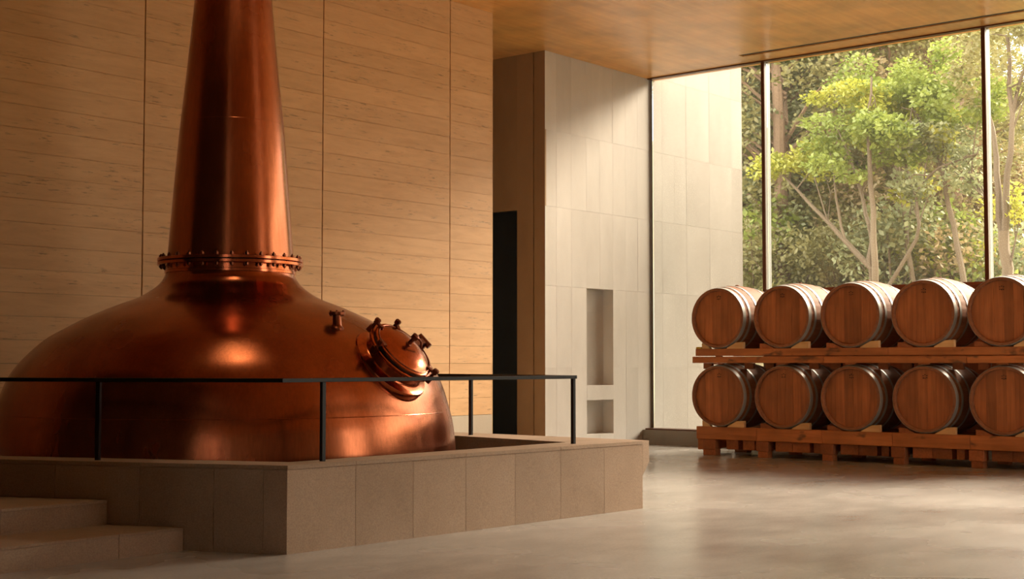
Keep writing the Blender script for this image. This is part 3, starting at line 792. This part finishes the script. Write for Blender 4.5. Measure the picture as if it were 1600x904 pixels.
# generic woodland trees: a few shapes copied over the slope
def wood_tree(seed, h, spread, mat, bark, n, k, low=.35, size=(.12, .22)):
    q = random.Random(seed)
    rt = bpy.data.objects.new('woodland_tree', None); C.objects.link(rt)
    tr = MB().tube(wobble([(0,0,-.4),(q.uniform(-.3,.3),q.uniform(-.3,.3),h*.45),(q.uniform(-.6,.6),q.uniform(-.6,.6),h*.92)], q, .1), [.2,.19,.17,.15,.12,.09,.05], 8)
    cs = []
    for i in range(k):
        t = q.uniform(low, 1.0); z = h*t; r = spread*math.sin(math.pi*min(1, max(.12, (t-low)/(1-low)*.8+.15)))
        a = q.uniform(0, 2*math.pi); d = r*math.sqrt(q.uniform(.05, 1))
        c = (d*math.cos(a), d*math.sin(a), z)
        cs.append((c, (q.uniform(.6,1.0), q.uniform(.6,1.0), q.uniform(.4,.65)), n))
        if i % 2 == 0: tr.tube([(0,0,max(.3,z-d*.7)), (c[0]*.5,c[1]*.5,z-d*.25), c], [.07,.04,.012], 5)
    tr.build('trunk', bark, rt, True, origin=(0,0,0))
    o = bpy.data.objects.new('foliage', leaves_mesh('foliage', cs, mat, seed, size)); C.objects.link(o); o.parent = rt; o['kind'] = 'stuff'
    return rt
kinds = [(wood_tree(21, 11, 2.7, 'leaf_b', 'bark_dark', 170, 75), 'tall grey-green woodland tree on the slope behind the glass'),
         (wood_tree(22, 9.5, 2.6, 'leaf_g', 'bark', 170, 70, .25), 'fresh green woodland tree on the slope behind the glass'),
         (wood_tree(23, 12, 2.8, 'leaf_d', 'bark_dark', 170, 80, .2), 'tall dull green woodland tree on the slope behind the glass'),
         (wood_tree(24, 8, 2.4, 'leaf_y', 'bark', 150, 60, .3), 'yellow-green woodland tree on the slope behind the glass'),
         (wood_tree(25, 10, 2.5, 'leaf_r', 'bark_dark', 120, 60, .1), 'brownish bare-looking woodland tree on the slope behind the glass')]
spots = []
q = random.Random(9)
for X, y0s, y1s, n in ((36, 13.0, 22.0, 6), (40, 12.5, 27, 9), (45, 13.0, 31, 11), (51, 14, 36, 13), (58, 15, 42, 14)):
    for i in range(n):
        y = y0s + (y1s-y0s)*(i+.5)/n + q.uniform(-.6,.6); x = X + q.uniform(-1.6,1.6)
        if y/x > (0.395 if x > 34 else 0): spots.append((x, y))      # a gap in the wood towards the right lets the sky through
low_spots = [(39.5, 13.9), (41.0, 15.6), (38.2, 15.0), (43.5, 15.7), (46.0, 17.3), (44.0, 14.2)]
usedk = set()
for x, y in spots + low_spots:
    k = q.choices(range(5), [4.5, 2.5, 4, 0, 1.6])[0]
    if (x, y) in low_spots: k = (4, 2, 4, 2, 0, 4)[low_spots.index((x, y))]
    src, lab = kinds[k]
    o = src if k not in usedk else copy_tree(src); usedk.add(k)
    o.location = (x, y, hz(x, y)); o.rotation_euler = (0, 0, q.uniform(0, 6.28)); s = q.uniform(.85, 1.15) if (x, y) not in low_spots else q.uniform(.52, .66); o.scale = (s, s, s)
    tag(o, lab, 'tree', 'woodland trees behind the glass, kind %d' % (k+1))

# undergrowth shrubs
def shrub(seed, mat, n, k, size):
    q = random.Random(seed); rt = bpy.data.objects.new('shrub', None); C.objects.link(rt)
    cs = [((q.uniform(-.9,.9), q.uniform(-.9,.9), q.uniform(.3,2.0)), (.5,.5,.4), n) for _ in range(k)]
    sb = MB()
    for c, r, _ in cs[::2]: sb.tube([(0,0,-.2), (c[0]*.4,c[1]*.4,c[2]*.6), c], [.03,.02,.008], 5)
    sb.build('stem', 'bark', rt, True, origin=(0,0,0))
    o = bpy.data.objects.new('foliage', leaves_mesh('foliage', cs, mat, seed, size)); C.objects.link(o); o.parent = rt; o['kind'] = 'stuff'
    return rt
sk = [(shrub(31,'leaf_g',120,18,(.09,.18)), 'fresh green shrub in the undergrowth outside the glass'), (shrub(32,'leaf_d',130,20,(.08,.15)), 'dull green shrub in the undergrowth outside the glass'),
      (shrub(33,'leaf_b',120,20,(.08,.15)), 'grey-green shrub in the undergrowth outside the glass'), (shrub(34,'leaf_r',110,18,(.08,.14)), 'brownish shrub in the undergrowth outside the glass'),
      (shrub(35,'leaf_y',90,14,(.09,.16)), 'yellow-green shrub in the undergrowth outside the glass')]
useds = set()
for X, ya, yb, n in ((33.5, 11.5, 20, 9), (35.5, 12, 22, 10), (38, 12, 24, 11), (41.5, 13, 27, 12), (46, 14, 30, 12)):
    for i in range(n):
        x = X + q.uniform(-1,1); y = ya + (yb-ya)*(i+.5)/n + q.uniform(-.4,.4)
        k = q.choices(range(5), [1.2, 3.5, 2.6, 2.8, .7])[0]; src, lab = sk[k]
        o = src if k not in useds else copy_tree(src); useds.add(k)
        o.location = (x, y, hz(x, y)); o.rotation_euler = (0, 0, q.uniform(0, 6.28)); s = q.uniform(.9, 1.5); o.scale = (s, s, s*1.1)
        tag(o, lab, 'shrub', 'undergrowth shrubs, kind %d' % (k+1))
# prototypes that found no place
for o in [x for x in S.objects if x.parent is None and x.name.split('.')[0] in ('woodland_tree', 'shrub') and 'label' not in x]:
    for ch in list(o.children): bpy.data.objects.remove(ch)
    bpy.data.objects.remove(o)
